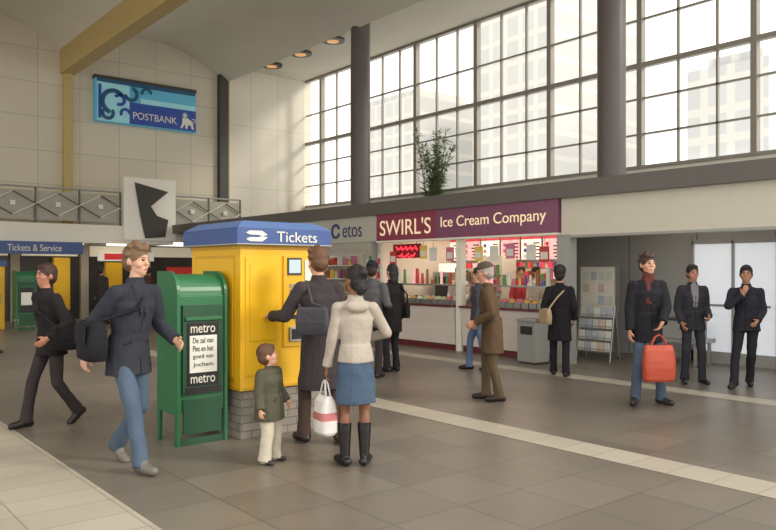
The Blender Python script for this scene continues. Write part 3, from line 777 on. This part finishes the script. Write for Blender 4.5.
def l2w(X,Y,phi,S,p):
    a=-math.radians(39.36+phi); x,y=p[0]*S,p[1]*S
    return X+x*math.cos(a)-y*math.sin(a), Y+x*math.sin(a)+y*math.cos(a)

# man in long coat at the ticket machine (back view, reaching)
person('man',3.90,5.74,-28,1.82,dict(th=.03,hem=.50,hr=.215,hk=.72,top=(64,58,60),bot=(76,62,54),lh=(-.33,.36,1.15),lp=(-.5,-.5,-1),ld=(.1,1,.05),ln=(0,0,-1),rh=(.22,.10,.88),
   haircol=(100,68,44),hair='wavy',rf=(.14,-.12,0,12),lf=(-.13,.08,0,-6),lean=.04,yaw=-5,pitch=12,bag=(-.16,-.20,1.13,.15,.12,.05,-.12),bagcol=(74,74,80),curl=.35,collar=.05),voxel=.008)
# woman with denim skirt and boots
o,S,dz=person('woman',3.66,4.88,-12,1.64,dict(wf=.9,th=.014,hem=.93,hr=.168,top=(176,166,154),bot=(74,92,114),bt='skirt',skz=.56,skr=.188,boot=.70,shoe=(22,20,22),skin=(136,92,70),hair='bun',haircol=(26,20,20),
   rf=(.08,0,0,25),lf=(-.09,.02,0,-18),lh=(-.25,.06,.84),rh=(.14,.26,1.10),rp=(1,-.4,-.5),yaw=-30,bust=True,hood=True),voxel=.007)
x,y=l2w(3.66,4.88,-12,S,(-.26,.08)); carrier_bag(x,y,(.84-.21)*S,.22,.32,(222,218,214),60,(190,116,114),'plastic_bag')
# boy
person('boy',3.17,5.42,112,1.0,dict(hs=1.42,th=.055,wf=1.42,hem=.68,hr=.30,top=(84,82,68),bot=(200,192,174),shoe=(50,48,54),skin=(212,162,136),haircol=(98,66,46),hair='short',lw=1.6,hdrop=.03,
   rf=(.14,0,0,12),lf=(-.14,.02,0,-12),rh=(.36,.06,.86),lh=(-.32,.14,.92),yaw=-35,pitch=-8,hood=True),voxel=.006)
# striding man
person('man',2.22,6.03,122,1.85,dict(th=.026,hem=.76,top=(52,55,63),bot=(80,95,114),shoe=(110,106,100),rf=(.08,.24,0,4),lf=(-.08,-.24,.05,-4,34),lh=(-.24,.26,1.02),rh=(.28,-.14,.94),
   haircol=(112,86,62),hair='wavy',lean=.08,skin=(206,162,136),pitch=6,yaw=-10,bag=(.26,-.10,1.04,.20,.15,.08,-.10),bagcol=(34,34,40)),voxel=.008)
person('man',2.2,8.15,215,1.70,dict(th=.028,hem=.80,top=(40,36,38),bot=(58,52,54),rf=(.08,.24,0,4),lf=(-.08,-.26,.05,-4,34),lh=(-.24,.18,1.0),rh=(.25,-.14,.94),haircol=(60,36,30),lean=.06,skin=(178,122,98),
   bag=(-.24,.0,1.0,.16,.14,.07,.1),bagcol=(34,34,36)),voxel=.010)
person('man',6.83,8.70,20,1.73,dict(th=.026,hem=.78,top=(88,88,92),bot=(54,52,54),hair='beanie',hat=(38,38,44),rh=(.2,.22,1.1),lean=.02,skin=(160,115,90)),voxel=.011)
person('woman',7.46,9.0,-40,1.70,dict(th=.024,hem=.66,hr=.19,top=(38,34,36),bot=(44,42,46),hair='long',haircol=(34,26,24),lh=(-.2,.2,1.05),bag=(.25,0,1.0,.14,.12,.05,.12),bagname='handbag'),voxel=.011)
person('man',6.76,6.24,-78,1.70,dict(th=.026,hem=.62,hr=.20,top=(90,72,54),bot=(94,80,62),shoe=(38,30,26),hair='cap',hat=(88,80,66),haircol=(158,152,145),lean=.06,slouch=.02,pitch=6,rf=(.08,.08,0,4),lf=(-.08,-.10,0,-4),
   rh=(.20,.18,1.0),lh=(-.22,.2,1.02),yaw=-5,skin=(202,150,126)),voxel=.009)
person('man',8.62,8.25,-80,1.66,dict(th=.02,top=(76,76,86),bot=(94,112,142),rf=(.09,.16,0),lf=(-.09,-.2,.0),haircol=(48,38,32)),voxel=.012)
person('woman',9.15,7.07,14,1.66,dict(th=.026,hem=.58,hr=.195,top=(36,34,38),bot=(38,36,40),hair='puff',haircol=(40,30,28),rf=(.1,-.12,0,14),lf=(-.1,.1,0),lh=(-.2,.2,1.08),rh=(.22,.12,.92),
   bag=(-.22,-.12,.98,.16,.13,.05,.14),bagcol=(180,160,126),bagname='shoulder_bag',wf=1.0),voxel=.010)
o,S,dz=person('man',8.05,4.93,176,1.80,dict(th=.028,hem=.74,hr=.190,top=(40,40,45),bot=(82,96,118),shoe=(48,44,46),haircol=(62,44,36),hair='wavy',rf=(.16,.02,0,32),lf=(-.15,.04,0,-24),
   rh=(.24,.06,.86),lh=(-.06,.27,.98),lp=(-1,-.3,-.4),ld=(.45,.2,-.6),scarf=(100,54,52),skin=(210,158,130),yaw=-8),voxel=.008)
x,y=l2w(8.05,4.93,176,S,(-.0,.31)); carrier_bag(x,y,(.98-.25)*S,.38,.42,(192,80,56),176,None,'shopping_bag')
person('man',10.0,5.42,182,1.68,dict(th=.026,hem=.80,top=(50,50,56),bot=(50,50,56),haircol=(32,25,23),skin=(174,124,98),rh=(.20,.12,.92),lh=(-.16,.2,1.02),rf=(.12,0,0,18),lf=(-.12,.06,0,-10),shirt=(124,124,128),lapel=True),voxel=.009)
person('man',10.25,4.78,212,1.70,dict(th=.024,hem=.84,top=(46,46,54),bot=(42,42,48),haircol=(28,24,23),skin=(174,126,100),lean=.03,rf=(.14,.24,0,10),lf=(-.02,-.18,0,-14),rh=(.02,.22,1.36),rp=(1,.2,-1),rd=(-.3,.1,.8),rn=(0,-1,0),lh=(-.16,.2,1.0),yaw=-6),voxel=.009)
for (x,y,ph,t) in ((11.7,10.0,190,(200,70,80)),(11.5,9.45,150,(230,225,215)),(11.4,11.5,200,(225,215,210))):
    person('shop_assistant',x,y,ph,1.68,dict(th=.012,top=t,bot=(60,50,50),hair='short',rh=(.18,.22,1.0),lh=(-.18,.22,1.0)),voxel=.012)
for (x,y,ph,t) in ((7.4,22.3,10,(60,56,56)),(8.5,21.6,-70,(100,70,65)),(4.6,23.2,60,(70,70,76)),(3.2,16.0,90,(56,52,56))):
    person('pedestrian',x,y,ph,1.72,dict(th=.025,hem=.75,top=t,bot=(54,52,56),rf=(.1,.15,0),lf=(-.1,-.15,0)),voxel=.016)
print('done',len(bpy.data.objects))
